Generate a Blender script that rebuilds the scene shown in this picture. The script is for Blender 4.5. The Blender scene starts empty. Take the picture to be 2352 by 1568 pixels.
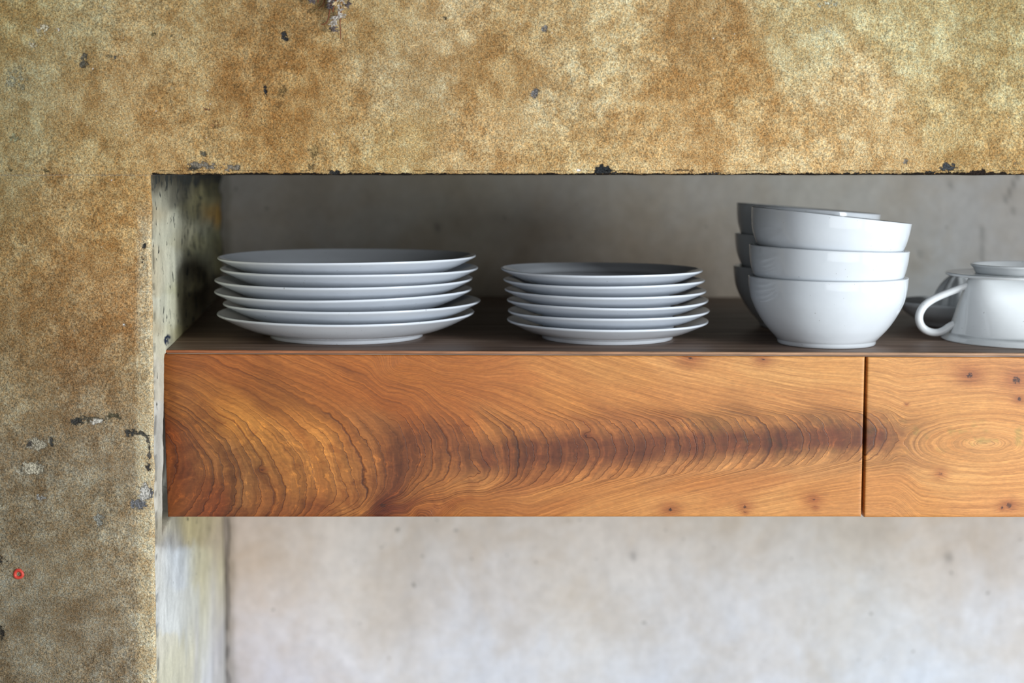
import bpy, math, random
import numpy as np
from mathutils import Vector

rng = np.random.RandomState(7)
random.seed(7)
S = bpy.context.scene
COL = S.collection

# ------------------------------------------------------------------ camera, light, exposure
DEBUG = False
EYE = 1.40                 # lens height above the floor
FPX = 3267.0               # 50 mm lens on a 36 mm sensor, in pixels of the 2352 wide frame
TP = 0.08                  # tangent of the downward pitch
PH = math.atan(TP)
CY = 400 + FPX * TP        # image row of the optical axis
SHIFT = -(784 - CY) / 2352.0

cd = bpy.data.cameras.new('camera')
cam = bpy.data.objects.new('camera', cd)
COL.objects.link(cam)
cam.location = (0, 0, EYE)
cam.rotation_euler = (math.pi / 2 - PH, 0, 0)
cd.lens = 50
cd.sensor_width = 36
cd.shift_y = SHIFT
cd.clip_start = 0.05
cd.dof.use_dof = True
cd.dof.focus_distance = 1.335
cd.dof.aperture_fstop = 3.6
S.camera = cam

w = bpy.data.worlds.new('world')
S.world = w
w.use_nodes = True
w.node_tree.nodes['Background'].inputs[0].default_value = (0.80, 0.90, 1.0, 1)
w.node_tree.nodes['Background'].inputs[1].default_value = 0.19

def area(name, loc, target, sx, sy, power, col):
    l = bpy.data.lights.new(name, 'AREA')
    l.shape = 'RECTANGLE'
    l.size = sx
    l.size_y = sy
    l.energy = power
    l.color = col
    o = bpy.data.objects.new(name, l)
    COL.objects.link(o)
    o.location = loc
    d = Vector(target) - Vector(loc)
    o.rotation_euler = d.to_track_quat('-Z', 'Y').to_euler()
    return o

# tall window on the right, and a broad soft fill lamp in front of the niche
area('window_light', (2.3, -0.5, 1.36), (0.1, 1.6, 1.25), 0.6, 1.6, 106, (0.90, 0.96, 1.0))
area('room_light', (0.9, -2.6, 1.10), (0.1, 1.6, 1.2), 3.4, 1.9, 54, (0.97, 0.98, 1.0))

S.view_settings.view_transform = 'Standard'
S.view_settings.look = 'None'
S.view_settings.gamma = 1
S.view_settings.use_curve_mapping = False
S.view_settings.exposure = 0.0
S.cycles.max_bounces = 8

# ------------------------------------------------------------------ helpers
cph, sph = math.cos(PH), math.sin(PH)
YP, YS, YB = 1.262, 1.354, 1.97       # pier face, shelf front, back wall

def U(px, py, Y):
    """pixel of the photograph + distance -> world point"""
    px = np.asarray(px, float); py = np.asarray(py, float)
    u = (px - 1176) / FPX
    v = (CY - py) / FPX
    t = Y / (cph + v * sph)
    return np.stack([u * t, np.broadcast_to(Y, t.shape) * 1.0, EYE + t * (v * cph - sph)], -1)

def PX(P):
    """world point -> pixel (used to lay out surface colour measured on the photograph)"""
    P = np.asarray(P, float)
    d = P - np.array([0, 0, EYE])
    f = d[..., 1] * cph - d[..., 2] * sph
    up = d[..., 1] * sph + d[..., 2] * cph
    return 1176 + FPX * d[..., 0] / f, CY - FPX * up / f

def lin(c):
    c = np.asarray(c, float) / 255.0
    return np.where(c <= 0.04045, c / 12.92, ((c + 0.055) / 1.055) ** 2.4)

def sstep(a, b, x):
    t = np.clip((np.asarray(x, float) - a) / (b - a), 0, 1)
    return t * t * (3 - 2 * t)

_lat = rng.rand(8, 256, 256)
def vnoise(x, y, k=0):
    xi = np.floor(x).astype(int); yi = np.floor(y).astype(int)
    fx = x - xi; fy = y - yi
    fx = fx * fx * (3 - 2 * fx); fy = fy * fy * (3 - 2 * fy)
    L = _lat[k % 8]
    a = L[xi % 256, yi % 256]; b = L[(xi + 1) % 256, yi % 256]
    c = L[xi % 256, (yi + 1) % 256]; d = L[(xi + 1) % 256, (yi + 1) % 256]
    return (a * (1 - fx) + b * fx) * (1 - fy) + (c * (1 - fx) + d * fx) * fy
def fbm(x, y, k=0, o=4):
    s = 0; a = 1; n = 0
    for i in range(o):
        s = s + a * vnoise(x * 2 ** i + 17.3 * i, y * 2 ** i + 5.1 * i, k + i); n += a; a *= 0.55
    return s / n

def paint(pts, x, y, sg):
    """blend of colour samples ((x, y, (r,g,b)), ...)"""
    num = np.zeros(x.shape + (3,)); den = np.zeros(x.shape)
    for (a, b, c) in pts:
        d2 = (x - a) ** 2 + (y - b) ** 2
        wt = np.exp(-d2 / (2 * sg * sg)) + 1e-4 / (1 + d2 / sg ** 2) ** 2
        num += wt[..., None] * lin(c); den += wt
    return num / den[..., None]

def link(o, parent=None):
    COL.objects.link(o)
    if parent is not None:
        o.parent = parent
    return o

def mesh(name, V, F, mat, parent=None, attrs=None, smooth=True):
    me = bpy.data.meshes.new(name)
    V = np.asarray(V, float).reshape(-1, 3)
    if isinstance(F, np.ndarray):
        n = F.shape[1]
        me.vertices.add(len(V)); me.vertices.foreach_set('co', V.ravel())
        me.loops.add(F.size); me.loops.foreach_set('vertex_index', F.ravel().astype(np.int32))
        me.polygons.add(len(F))
        me.polygons.foreach_set('loop_start', np.arange(0, F.size, n, dtype=np.int32))
        me.polygons.foreach_set('loop_total', np.full(len(F), n, dtype=np.int32))
        me.update(calc_edges=True)
    else:
        me.from_pydata(V.tolist(), [], F)
    me.validate()
    if smooth:
        me.polygons.foreach_set('use_smooth', np.ones(len(me.polygons), bool))
    for k, a in (attrs or {}).items():
        a = np.asarray(a, float)
        if a.ndim >= 2 and a.shape[-1] == 3:
            at = me.attributes.new(k, 'FLOAT_VECTOR', 'POINT'); at.data.foreach_set('vector', a.ravel())
        else:
            at = me.attributes.new(k, 'FLOAT', 'POINT'); at.data.foreach_set('value', a.ravel())
    me.materials.append(mat)
    o = bpy.data.objects.new(name, me)
    return link(o, parent)

def gridF(nr, nc, off=0, flip=False):
    i, j = np.meshgrid(np.arange(nr - 1), np.arange(nc - 1), indexing='ij')
    a = (i * nc + j).ravel() + off
    q = np.stack([a, a + nc, a + nc + 1, a + 1], 1)
    return q[:, ::-1].copy() if flip else q

def tag(o, label=None, cat=None, group=None, kind=None):
    if label: o['label'] = label
    if cat: o['category'] = cat
    if group: o['group'] = group
    if kind: o['kind'] = kind
    return o

def empty(name, loc):
    o = bpy.data.objects.new(name, None)
    o.empty_display_size = 0.02
    o.location = loc
    return link(o)

def lathe(prof, seg=128, fn=None, close=False):
    """revolve (r, z) points; fn(theta, r, z) may modulate"""
    V = []; F = []
    P = list(prof)
    for (r, z) in P:
        for k in range(seg):
            th = 2 * math.pi * k / seg
            rr, zz = (r, z) if fn is None else fn(th, r, z)
            V.append((rr * math.cos(th), rr * math.sin(th), zz))
    n = len(P)
    for i in range(n - 1 + (1 if close else 0)):
        for k in range(seg):
            a = i * seg + k; b = i * seg + (k + 1) % seg
            c = ((i + 1) % n) * seg + (k + 1) % seg; d = ((i + 1) % n) * seg + k
            F.append((a, b, c, d))
    if not close:
        V.append((0, 0, P[0][1])); V.append((0, 0, P[-1][1]))
        c0 = len(V) - 2; c1 = len(V) - 1
        for k in range(seg):
            F.append((c0, (k + 1) % seg, k))
            F.append((c1, (n - 1) * seg + k, (n - 1) * seg + (k + 1) % seg))
    return V, F

def smoothprof(P, n=8):
    """Catmull-Rom through profile points"""
    P = [np.array(p, float) for p in P]
    out = []
    for i in range(len(P) - 1):
        p0 = P[max(i - 1, 0)]; p1 = P[i]; p2 = P[i + 1]; p3 = P[min(i + 2, len(P) - 1)]
        for k in range(n):
            t = k / n
            out.append(tuple(0.5 * ((2 * p1) + (-p0 + p2) * t + (2 * p0 - 5 * p1 + 4 * p2 - p3) * t * t + (-p0 + 3 * p1 - 3 * p2 + p3) * t ** 3)))
    out.append(tuple(P[-1]))
    return out

def tube(pts, rad, seg=12, sub=6):
    pts = smoothprof(pts, sub)
    pts = [Vector(p) for p in pts]
    n = len(pts)
    if not hasattr(rad, '__len__'): rad = [rad] * 2
    V = []; F = []
    up = Vector((0.02, 1, 0.03)).normalized()
    for i, p in enumerate(pts):
        t = (pts[min(i + 1, n - 1)] - pts[max(i - 1, 0)]).normalized()
        a = t.cross(up).normalized(); b = t.cross(a).normalized()
        f = i / (n - 1) * (len(rad) - 1); k = min(int(f), len(rad) - 2)
        r = rad[k] * (1 - (f - k)) + rad[k + 1] * (f - k)
        for s in range(seg):
            an = 2 * math.pi * s / seg
            V.append(tuple(p + (a * math.cos(an) + b * math.sin(an)) * r))
    for i in range(n - 1):
        for s in range(seg):
            F.append((i * seg + s, i * seg + (s + 1) % seg, (i + 1) * seg + (s + 1) % seg, (i + 1) * seg + s))
    F.append(tuple(range(seg))[::-1]); F.append(tuple((n - 1) * seg + s for s in range(seg)))
    return V, F

def box(x0, x1, y0, y1, z0, z1):
    V = [(x, y, z) for z in (z0, z1) for y in (y0, y1) for x in (x0, x1)]
    F = [(0, 2, 3, 1), (4, 5, 7, 6), (0, 1, 5, 4), (2, 6, 7, 3), (0, 4, 6, 2), (1, 3, 7, 5)]
    return V, F

# ------------------------------------------------------------------ node helpers
class NT:
    def __init__(s, name):
        s.m = bpy.data.materials.new(name); s.m.use_nodes = True
        s.t = s.m.node_tree; s.n = s.t.nodes; s.l = s.t.links
        s.b = s.n['Principled BSDF']
    def node(s, typ, **kw):
        x = s.n.new(typ)
        for k, v in kw.items(): setattr(x, k, v)
        return x
    def put(s, sock, v):
        if isinstance(v, bpy.types.NodeSocket): s.l.new(v, sock)
        elif hasattr(v, '__len__') and len(v) == 3 and sock.type == 'RGBA': sock.default_value = (*v, 1)
        else: sock.default_value = v
    def attr(s, name, vec=False):
        a = s.node('ShaderNodeAttribute', attribute_name=name)
        return a.outputs['Vector'] if vec else a.outputs['Fac']
    def obj(s): return s.node('ShaderNodeTexCoord').outputs['Object']
    def math(s, op, a, b=None, c=None, clamp=False):
        x = s.node('ShaderNodeMath', operation=op); x.use_clamp = clamp
        s.put(x.inputs[0], a)
        if b is not None: s.put(x.inputs[1], b)
        if c is not None: s.put(x.inputs[2], c)
        return x.outputs[0]
    def vmul(s, v, k):
        x = s.node('ShaderNodeVectorMath', operation='MULTIPLY'); s.put(x.inputs[0], v); x.inputs[1].default_value = k
        return x.outputs[0]
    def comb(s, a, b, c):
        x = s.node('ShaderNodeCombineXYZ'); s.put(x.inputs[0], a); s.put(x.inputs[1], b); s.put(x.inputs[2], c)
        return x.outputs[0]
    def sep(s, v):
        x = s.node('ShaderNodeSeparateXYZ'); s.put(x.inputs[0], v); return x.outputs
    def noise(s, vec, scale, detail=2, rough=0.5, dist=0):
        x = s.node('ShaderNodeTexNoise'); s.put(x.inputs['Vector'], vec)
        x.inputs['Scale'].default_value = scale; x.inputs['Detail'].default_value = detail
        x.inputs['Roughness'].default_value = rough; x.inputs['Distortion'].default_value = dist
        return x.outputs['Fac']
    def ramp(s, f, stops, interp='LINEAR'):
        x = s.node('ShaderNodeValToRGB'); e = x.color_ramp.elements; x.color_ramp.interpolation = interp
        for i, (p, c) in enumerate(stops):
            el = e[i] if i < 2 else e.new(p)
            el.position = p
            el.color = (c, c, c, 1) if not hasattr(c, '__len__') else (*c, 1)
        s.put(x.inputs[0], f)
        return x.outputs[0]
    def mix(s, f, a, b, mode='MIX'):
        x = s.node('ShaderNodeMix', data_type='RGBA', blend_type=mode)
        s.put(x.inputs[0], f); s.put(x.inputs[6], a); s.put(x.inputs[7], b)
        return x.outputs[2]
    def mr(s, v, a, b, c, d, smooth=False):
        x = s.node('ShaderNodeMapRange'); x.interpolation_type = 'SMOOTHSTEP' if smooth else 'LINEAR'
        s.put(x.inputs[0], v)
        for i, k in enumerate((a, b, c, d)): x.inputs[i + 1].default_value = k
        return x.outputs[0]
    def bump(s, h, dist, strength=1.0):
        x = s.node('ShaderNodeBump'); x.inputs['Strength'].default_value = strength
        x.inputs['Distance'].default_value = dist; s.put(x.inputs['Height'], h)
        s.l.new(x.outputs[0], s.b.inputs['Normal'])
    def out(s, col, rough, spec=0.5):
        s.put(s.b.inputs['Base Color'], col); s.put(s.b.inputs['Roughness'], rough)
        s.b.inputs['Specular IOR Level'].default_value = spec
        return s.m

def L3(c): return tuple(float(v) for v in lin(c))

# sandy render of the outer wall
def mat_sand():
    n = NT('sandy_render'); p = n.obj()
    g1 = n.noise(p, 980, 2, 0.6)
    g2 = n.noise(p, 430, 3, 0.6)
    mid = n.noise(p, 64, 6, 0.68)
    col = n.attr('tint', True)
    k1 = n.mr(g1, 0.30, 0.70, 0.34, 1.62)
    k2 = n.mr(g2, 0.30, 0.70, 0.74, 1.22)
    k3 = n.mr(mid, 0.32, 0.68, 0.72, 1.24)
    k = n.math('MULTIPLY', n.math('MULTIPLY', k1, k2), k3)
    hue = n.noise(p, 480, 1, 0.5)
    warm = n.mix(n.mr(hue, 0.36, 0.64, 0, 1), (1.06, 0.97, 0.90), (0.95, 1.02, 1.16))
    brown = n.mix(n.mr(mid, 0.36, 0.62, 0, 1), (1.04, 0.95, 0.86), (0.97, 1.02, 1.09))
    c = n.mix(1.0, n.mix(1.0, col, warm, 'MULTIPLY'), brown, 'MULTIPLY')
    c = n.mix(1.0, c, n.comb(k, k, k), 'MULTIPLY')
    # chips: dark or pale material under the render
    edge = n.noise(p, 330, 4, 0.7)
    cm = n.attr('chip')
    msk = n.mr(n.math('ADD', cm, n.mr(edge, 0.3, 0.7, -0.55, 0.55)), 0.45, 0.75, 0, 1, True)
    cc = n.attr('chip_tint', True)
    spk = n.mr(n.noise(p, 900, 2, 0.6), 0.36, 0.64, 0.4, 1.8)
    c = n.mix(msk, c, n.mix(1.0, cc, n.comb(spk, spk, spk), 'MULTIPLY'))
    # stray white flecks
    fl = n.mr(n.noise(p, 300, 1, 0.5), 0.80, 0.82, 0, 0.6)
    c = n.mix(fl, c, (0.75, 0.72, 0.66))
    h = n.math('ADD', n.math('MULTIPLY', g1, 0.6), n.math('ADD', g2, n.math('MULTIPLY', msk, -0.8)))
    n.bump(h, 0.0011, 0.9)
    return n.out(c, 0.92, 0.15)

# lime-washed reveal
def mat_reveal():
    n = NT('limewash_reveal'); p = n.obj()
    col = n.attr('tint', True)
    a = n.noise(n.vmul(p, (1, 30, 34)), 1, 5, 0.65)
    b = n.noise(n.vmul(p, (520, 520, 400)), 1, 2, 0.6)
    k = n.math('MULTIPLY', n.mr(a, 0.3, 0.7, 0.82, 1.14), n.mr(b, 0.3, 0.7, 0.9, 1.1))
    c = n.mix(1.0, col, n.comb(k, k, k), 'MULTIPLY')
    sc = n.noise(n.vmul(p, (1, 75, 66)), 1, 3, 0.55, 0.5)
    amt = n.attr('scratch')
    m = n.mr(n.math('ADD', sc, amt), 0.86, 0.90, 0, 1, True)
    c = n.mix(m, c, L3((70, 72, 68)))
    n.bump(n.math('ADD', a, n.math('MULTIPLY', m, -0.6)), 0.0014, 0.7)
    return n.out(c, 0.85, 0.2)

def mat_backwall():
    n = NT('grey_lime_plaster'); p = n.obj()
    col = n.attr('tint', True)
    a = n.noise(p, 9, 6, 0.62, 0.4)
    b = n.noise(p, 60, 4, 0.6)
    s = n.noise(n.vmul(p, (16, 16, 3.5)), 1, 4, 0.6)
    k = n.math('MULTIPLY', n.mr(a, 0.3, 0.7, 0.86, 1.12), n.math('MULTIPLY', n.mr(b, 0.3, 0.7, 0.93, 1.06), n.mr(s, 0.3, 0.7, 0.94, 1.06)))
    c = n.mix(n.mr(a, 0.35, 0.6, 0.0, 1.0), n.mix(1.0, col, (1.06, 0.99, 0.90), 'MULTIPLY'), col)
    c = n.mix(1.0, c, n.comb(k, k, k), 'MULTIPLY')
    sp = n.mr(n.noise(p, 75, 1, 0.5), 0.755, 0.80, 0, 0.5)
    c = n.mix(sp, c, L3((95, 92, 86)))
    n.bump(n.math('ADD', a, b), 0.002, 0.5)
    return n.out(c, 0.75, 0.25)

def mat_plain(name, c, rough, spec=0.5, metal=0):
    n = NT(name); p = n.obj()
    k = n.mr(n.noise(p, 120, 3, 0.6), 0.3, 0.7, 0.94, 1.05)
    n.b.inputs['Metallic'].default_value = metal
    return n.out(n.mix(1.0, c, n.comb(k, k, k), 'MULTIPLY'), rough, spec)

def mat_ceramic(name, c):
    n = NT(name); p = n.obj()
    k = n.mr(n.noise(p, 45, 3, 0.6), 0.3, 0.7, 0.975, 1.02)
    sp = n.mr(n.noise(p, 420, 0, 0.5), 0.84, 0.87, 0, 0.55)
    col = n.mix(1.0, c, n.comb(k, k, k), 'MULTIPLY')
    col = n.mix(sp, col, (0.25, 0.24, 0.23))
    n.b.inputs['Coat Weight'].default_value = 0.10
    n.b.inputs['Coat Roughness'].default_value = 0.05
    n.bump(n.noise(p, 60, 2, 0.5), 0.0004, 0.35)
    return n.out(col, 0.11, 0.42)

# figured elm of the drawer fronts: 'ring' is the growth-ring field
def mat_figured():
    n = NT('figured_elm'); p = n.obj()
    R = n.attr('ring'); col = n.attr('tint', True); amp = n.attr('ring_amp')
    w1 = n.noise(p, 30, 3, 0.6)
    w2 = n.noise(p, 140, 2, 0.6)
    Rw = n.math('ADD', R, n.math('ADD', n.mr(w1, 0.3, 0.7, -6, 6), n.mr(w2, 0.3, 0.7, -2.6, 2.6)))
    q = n.noise(n.comb(n.math('MULTIPLY', Rw, 0.021), 0.5, 0.5), 1, 2, 0.6)
    Rq = n.math('ADD', Rw, n.mr(q, 0.25, 0.75, -24, 24))
    saw = n.math('FRACT', n.math('DIVIDE', Rq, 27.0))
    line = n.mr(saw, 0.0, 0.085, 1, 0, True)
    line2 = n.mr(saw, 0.955, 1.0, 0, 1, True)
    line = n.math('MAXIMUM', line, line2)
    body = n.mr(saw, 0.05, 0.95, 1.24, 0.82)
    lw = n.math('MULTIPLY', line, amp)
    bd = n.math('ADD', 1.0, n.math('MULTIPLY', n.math('SUBTRACT', body, 1.0), amp))
    xz = n.sep(p)
    # fine grain following the rings
    fv = n.comb(n.math('MULTIPLY', Rw, 0.16), n.math('MULTIPLY', xz[0], 22), n.math('MULTIPLY', xz[2], 22))
    fine = n.noise(fv, 1, 3, 0.6)
    fv2 = n.comb(n.math('MULTIPLY', Rw, 0.035), n.math('MULTIPLY', xz[0], 9), n.math('MULTIPLY', xz[2], 9))
    wide = n.noise(fv2, 1, 3, 0.6)
    # short light flecks across the figure
    fleck = n.noise(n.vmul(p, (120, 120, 420)), 1, 3, 0.6)
    pore = n.noise(n.vmul(p, (260, 260, 900)), 1, 2, 0.6)
    k = n.math('MULTIPLY', n.mr(fine, 0.3, 0.7, 0.76, 1.22), n.mr(wide, 0.3, 0.7, 0.80, 1.20))
    k = n.math('MULTIPLY', k, n.mr(fleck, 0.3, 0.7, 0.88, 1.13))
    k = n.math('MULTIPLY', k, n.mr(pore, 0.3, 0.7, 0.93, 1.07))
    k = n.math('MULTIPLY', k, bd)
    c = n.mix(1.0, n.mix(1.0, col, (0.77, 0.725, 0.67), 'MULTIPLY'), n.comb(k, k, k), 'MULTIPLY')
    curl = n.attr('curl')
    f1 = n.noise(n.comb(n.math('MULTIPLY', Rw, 0.09), n.math('MULTIPLY', xz[0], 40), n.math('MULTIPLY', xz[2], 90)), 1, 3, 0.6, 0.6)
    f2 = n.noise(n.vmul(p, (34, 1, 46)), 1, 4, 0.65, 0.8)
    gold = n.math('MULTIPLY', n.math('MULTIPLY', n.mr(f1, 0.54, 0.66, 0, 1, True), n.mr(f2, 0.42, 0.6, 0, 1, True)), curl)
    c = n.mix(n.math('MULTIPLY', gold, 0.85), c, n.mix(1.0, c, (1.75, 1.72, 1.45), 'MULTIPLY'))
    dkp = n.math('MULTIPLY', n.mr(f2, 0.34, 0.52, 1, 0, True), curl)
    c = n.mix(n.math('MULTIPLY', dkp, 0.75), c, n.mix(1.0, c, (0.62, 0.50, 0.42), 'MULTIPLY'))
    hs = n.mix(n.mr(wide, 0.35, 0.65, 0, 1), (1.03, 0.97, 0.90), (0.99, 1.02, 1.06))
    c = n.mix(1.0, c, hs, 'MULTIPLY')
    c = n.mix(n.math('MULTIPLY', lw, 0.92), c, n.mix(1.0, c, (0.34, 0.26, 0.22), 'MULTIPLY'))
    kn = n.attr('knot')
    c = n.mix(n.mr(n.math('ADD', kn, n.mr(n.noise(p, 380, 3, 0.6), 0.3, 0.7, -0.45, 0.45)), 0.5, 0.95, 0, 1), c, L3((62, 30, 16)))
    n.bump(n.math('ADD', n.math('MULTIPLY', lw, -0.6), n.math('MULTIPLY', fine, 0.5)), 0.0003, 0.6)
    n.b.inputs['Coat Weight'].default_value = 0.12
    n.b.inputs['Coat Roughness'].default_value = 0.30
    return n.out(c, 0.45, 0.4)

def mat_board():
    n = NT('dark_board'); p = n.obj()
    a = n.noise(n.vmul(p, (6, 110, 160)), 1, 5, 0.65, 0.3)
    b = n.noise(n.vmul(p, (40, 700, 700)), 1, 2, 0.6)
    c = n.ramp(a, [(0.25, L3((66, 46, 34))), (0.5, L3((120, 96, 80))), (0.75, L3((164, 142, 124)))])
    k = n.mr(b, 0.3, 0.7, 0.82, 1.18)
    c = n.mix(1.0, c, n.comb(k, k, k), 'MULTIPLY')
    n.bump(a, 0.0004, 0.5)
    return n.out(c, 0.5, 0.4)

def mat_edge():
    n = NT('board_front_edge'); p = n.obj()
    a = n.noise(n.vmul(p, (26, 300, 380)), 1, 5, 0.65, 0.4)
    xz = n.sep(p)
    red = n.mr(xz[0], -0.33, 0.25, 0, 1)
    base = n.mix(red, L3((150, 82, 42)), L3((176, 136, 104)))
    k = n.mr(a, 0.3, 0.7, 0.55, 1.30)
    return n.out(n.mix(1.0, base, n.comb(k, k, k), 'MULTIPLY'), 0.5, 0.4)

M_sand, M_reveal, M_back = mat_sand(), mat_reveal(), mat_backwall()
M_figured, M_board, M_edge = mat_figured(), mat_board(), mat_edge()
M_plate = mat_ceramic('pale_grey_glaze', L3((216, 221, 228)))
M_bowl = mat_ceramic('white_glaze', L3((213, 218, 223)))
M_white = mat_ceramic('bright_white_glaze', L3((226, 229, 230)))
M_carcass = mat_plain('dark_carcass', L3((70, 48, 34)), 0.6)
M_soffit = mat_plain('dark_soffit', L3((60, 54, 48)), 0.9, 0.2)  # one even dark grey-brown for the underside of the lintel
M_floor = mat_plain('cement_floor', L3((150, 145, 138)), 0.8, 0.2)

# ------------------------------------------------------------------ setting: outer wall (pier + lintel)
SAND = [(50,50,(172,150,98)),(150,105,(180,166,122)),(380,60,(182,156,108)),(430,30,(192,170,120)),(600,60,(160,130,84)),(880,60,(176,148,98)),
 (1010,60,(204,178,130)),(1250,60,(182,152,102)),(1400,140,(214,192,142)),(1600,60,(166,132,84)),(1850,100,(196,184,138)),(2080,60,(188,174,126)),(2300,80,(172,158,112)),
 (60,190,(158,144,104)),(200,220,(178,152,104)),(300,200,(180,142,90)),(420,170,(190,160,108)),(560,180,(170,130,78)),(700,200,(172,130,74)),(905,200,(206,190,148)),(1150,165,(172,132,76)),(1300,235,(214,194,148)),
 (1500,250,(188,148,92)),(1700,200,(180,140,84)),(1950,205,(212,184,134)),(2200,250,(184,158,106)),(2330,200,(178,160,112)),
 (60,330,(176,164,120)),(240,340,(186,160,108)),(350,330,(188,150,96)),(500,330,(202,172,118)),(620,300,(178,138,82)),(800,260,(184,146,90)),(900,330,(212,188,132)),(1100,330,(196,158,104)),(1300,350,(208,176,120)),
 (1600,330,(202,166,112)),(1800,340,(214,182,128)),(2000,330,(204,172,120)),(2330,340,(188,158,106)),
 (30,450,(160,150,110)),(60,560,(168,142,96)),(120,450,(178,146,96)),(200,500,(180,144,90)),(180,600,(170,130,80)),(300,430,(200,164,104)),(290,520,(196,154,94)),(330,480,(206,176,124)),(150,700,(156,126,84)),(280,700,(170,124,74)),(325,650,(190,150,100)),
 (60,800,(152,128,88)),(200,820,(158,122,80)),(60,920,(168,148,106)),(200,910,(150,120,80)),(300,850,(180,150,104)),(330,880,(190,164,116)),(100,1050,(146,128,96)),(250,1050,(150,124,88)),(220,1140,(150,134,100)),
 (60,1200,(150,136,104)),(200,1220,(164,146,108)),(300,1200,(168,148,110)),(150,1350,(148,130,94)),(270,1350,(154,130,92)),(60,1400,(140,128,100)),(100,1500,(144,130,100)),(190,1440,(140,118,86)),(250,1530,(132,112,82)),
 (335,1300,(206,190,152)),(335,1450,(206,188,148)),(335,1180,(196,178,140)),(335,1000,(196,174,132)),(320,1540,(176,160,130))]
DK, GR, PL = (46, 46, 46), (118, 110, 98), (190, 184, 172)
CHIPS = [(655,85,7,13,.5,DK,1),(193,130,7,10,.2,(90,84,72),.9),(193,148,9,11,.3,(80,76,66),1),(1230,215,10,11,0,(110,106,104),1),(1252,68,9,9,0,(120,116,112),.9),
 (610,206,6,9,.2,DK,.9),(648,210,12,12,0,(120,96,60),.7),(1022,40,4,5,0,DK,.8),(330,563,6,9,0,DK,1),(327,595,4,10,0,DK,.7),(463,379,38,8,-.12,GR,1),(440,386,14,6,0,(60,56,50),.8),(530,384,22,7,.1,GR,.95),(466,353,9,7,0,(90,84,70),.9),
 (720,350,11,18,.2,(140,116,76),.8),(712,382,8,9,0,(110,92,62),.8),(767,397,14,6,0,DK,1),(745,402,18,4,0,DK,.9),(1387,388,19,11,0,(40,42,44),1.1),(1385,398,40,4,0,DK,.9),(1330,391,6,4,0,(235,225,215),.9),(1570,390,22,5,0,(74,60,46),.8),(1640,396,18,4,0,DK,.8),
 (2180,386,20,10,0,(58,60,62),1.1),(2080,371,6,6,0,(120,112,100),.8),(2340,374,12,7,0,(120,110,92),.6),(1950,398,60,3,0,DK,.8),(2120,398,50,3,0,DK,.8),(2260,399,70,5,0,(36,28,24),1),
 (215,962,34,8,.05,(90,84,70),.9),(176,968,16,7,0,(56,54,50),.9),(222,966,17,8,0,PL,.9),(262,955,16,7,0,(84,78,60),.8),(300,995,16,9,.2,(60,58,54),.9),(330,1000,18,6,-.2,(64,62,56),.9),(340,1030,6,30,0,(80,76,70),.9),(338,1075,5,16,.1,(64,60,56),.9),
 (85,1020,24,16,.1,(150,142,124),.9),(68,1020,8,8,0,(64,60,56),.8),(118,1015,6,12,0,(60,58,54),.8),(70,1078,32,16,.1,(168,160,140),.9),(48,1074,5,12,0,(60,58,54),.8),(88,1062,5,7,0,(60,58,54),.8),
 (335,1130,14,22,.2,(176,172,164),1),(318,1158,20,14,.2,(110,110,112),1),(325,1118,14,5,0,(70,68,66),.8),(348,1135,4,22,0,(80,80,82),.8),(95,1142,14,12,0,(140,138,132),.7),(227,1192,11,22,.1,(132,130,120),.75),
 (15,1290,5,7,0,DK,.6),(2,1285,5,12,0,DK,.8),(2,1450,6,20,0,(50,46,40),.8),(95,70,18,14,.3,(196,186,160),.6),(75,102,14,8,0,(200,190,164),.6),(133,68,7,7,0,(190,180,170),.6),(35,180,26,30,.2,(150,146,122),.6),(32,318,12,14,0,(140,138,108),.6),
 (1900,10,26,10,0,(184,182,160),.55),(1890,70,34,14,0,(206,202,176),.5),(475,250,10,7,0,(130,84,60),.6),(490,285,12,7,0,(150,112,72),.6),(565,260,8,10,.4,(150,96,60),.5),(350,76,6,8,0,(100,90,60),.7),(396,84,7,8,0,(110,98,70),.6),(250,130,10,6,.2,(120,110,84),.6),
 (265,130,4,5,0,(84,82,76),.8),(640,240,10,8,0,(140,110,70),.5),(20,392,10,6,0,(90,80,54),.7),(110,389,16,3,0,(90,78,50),.7),(240,20,6,4,0,(220,214,200),.8),(285,745,4,6,0,(210,206,200),.8),(288,690,3,3,0,(230,226,220),.8)]

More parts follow.
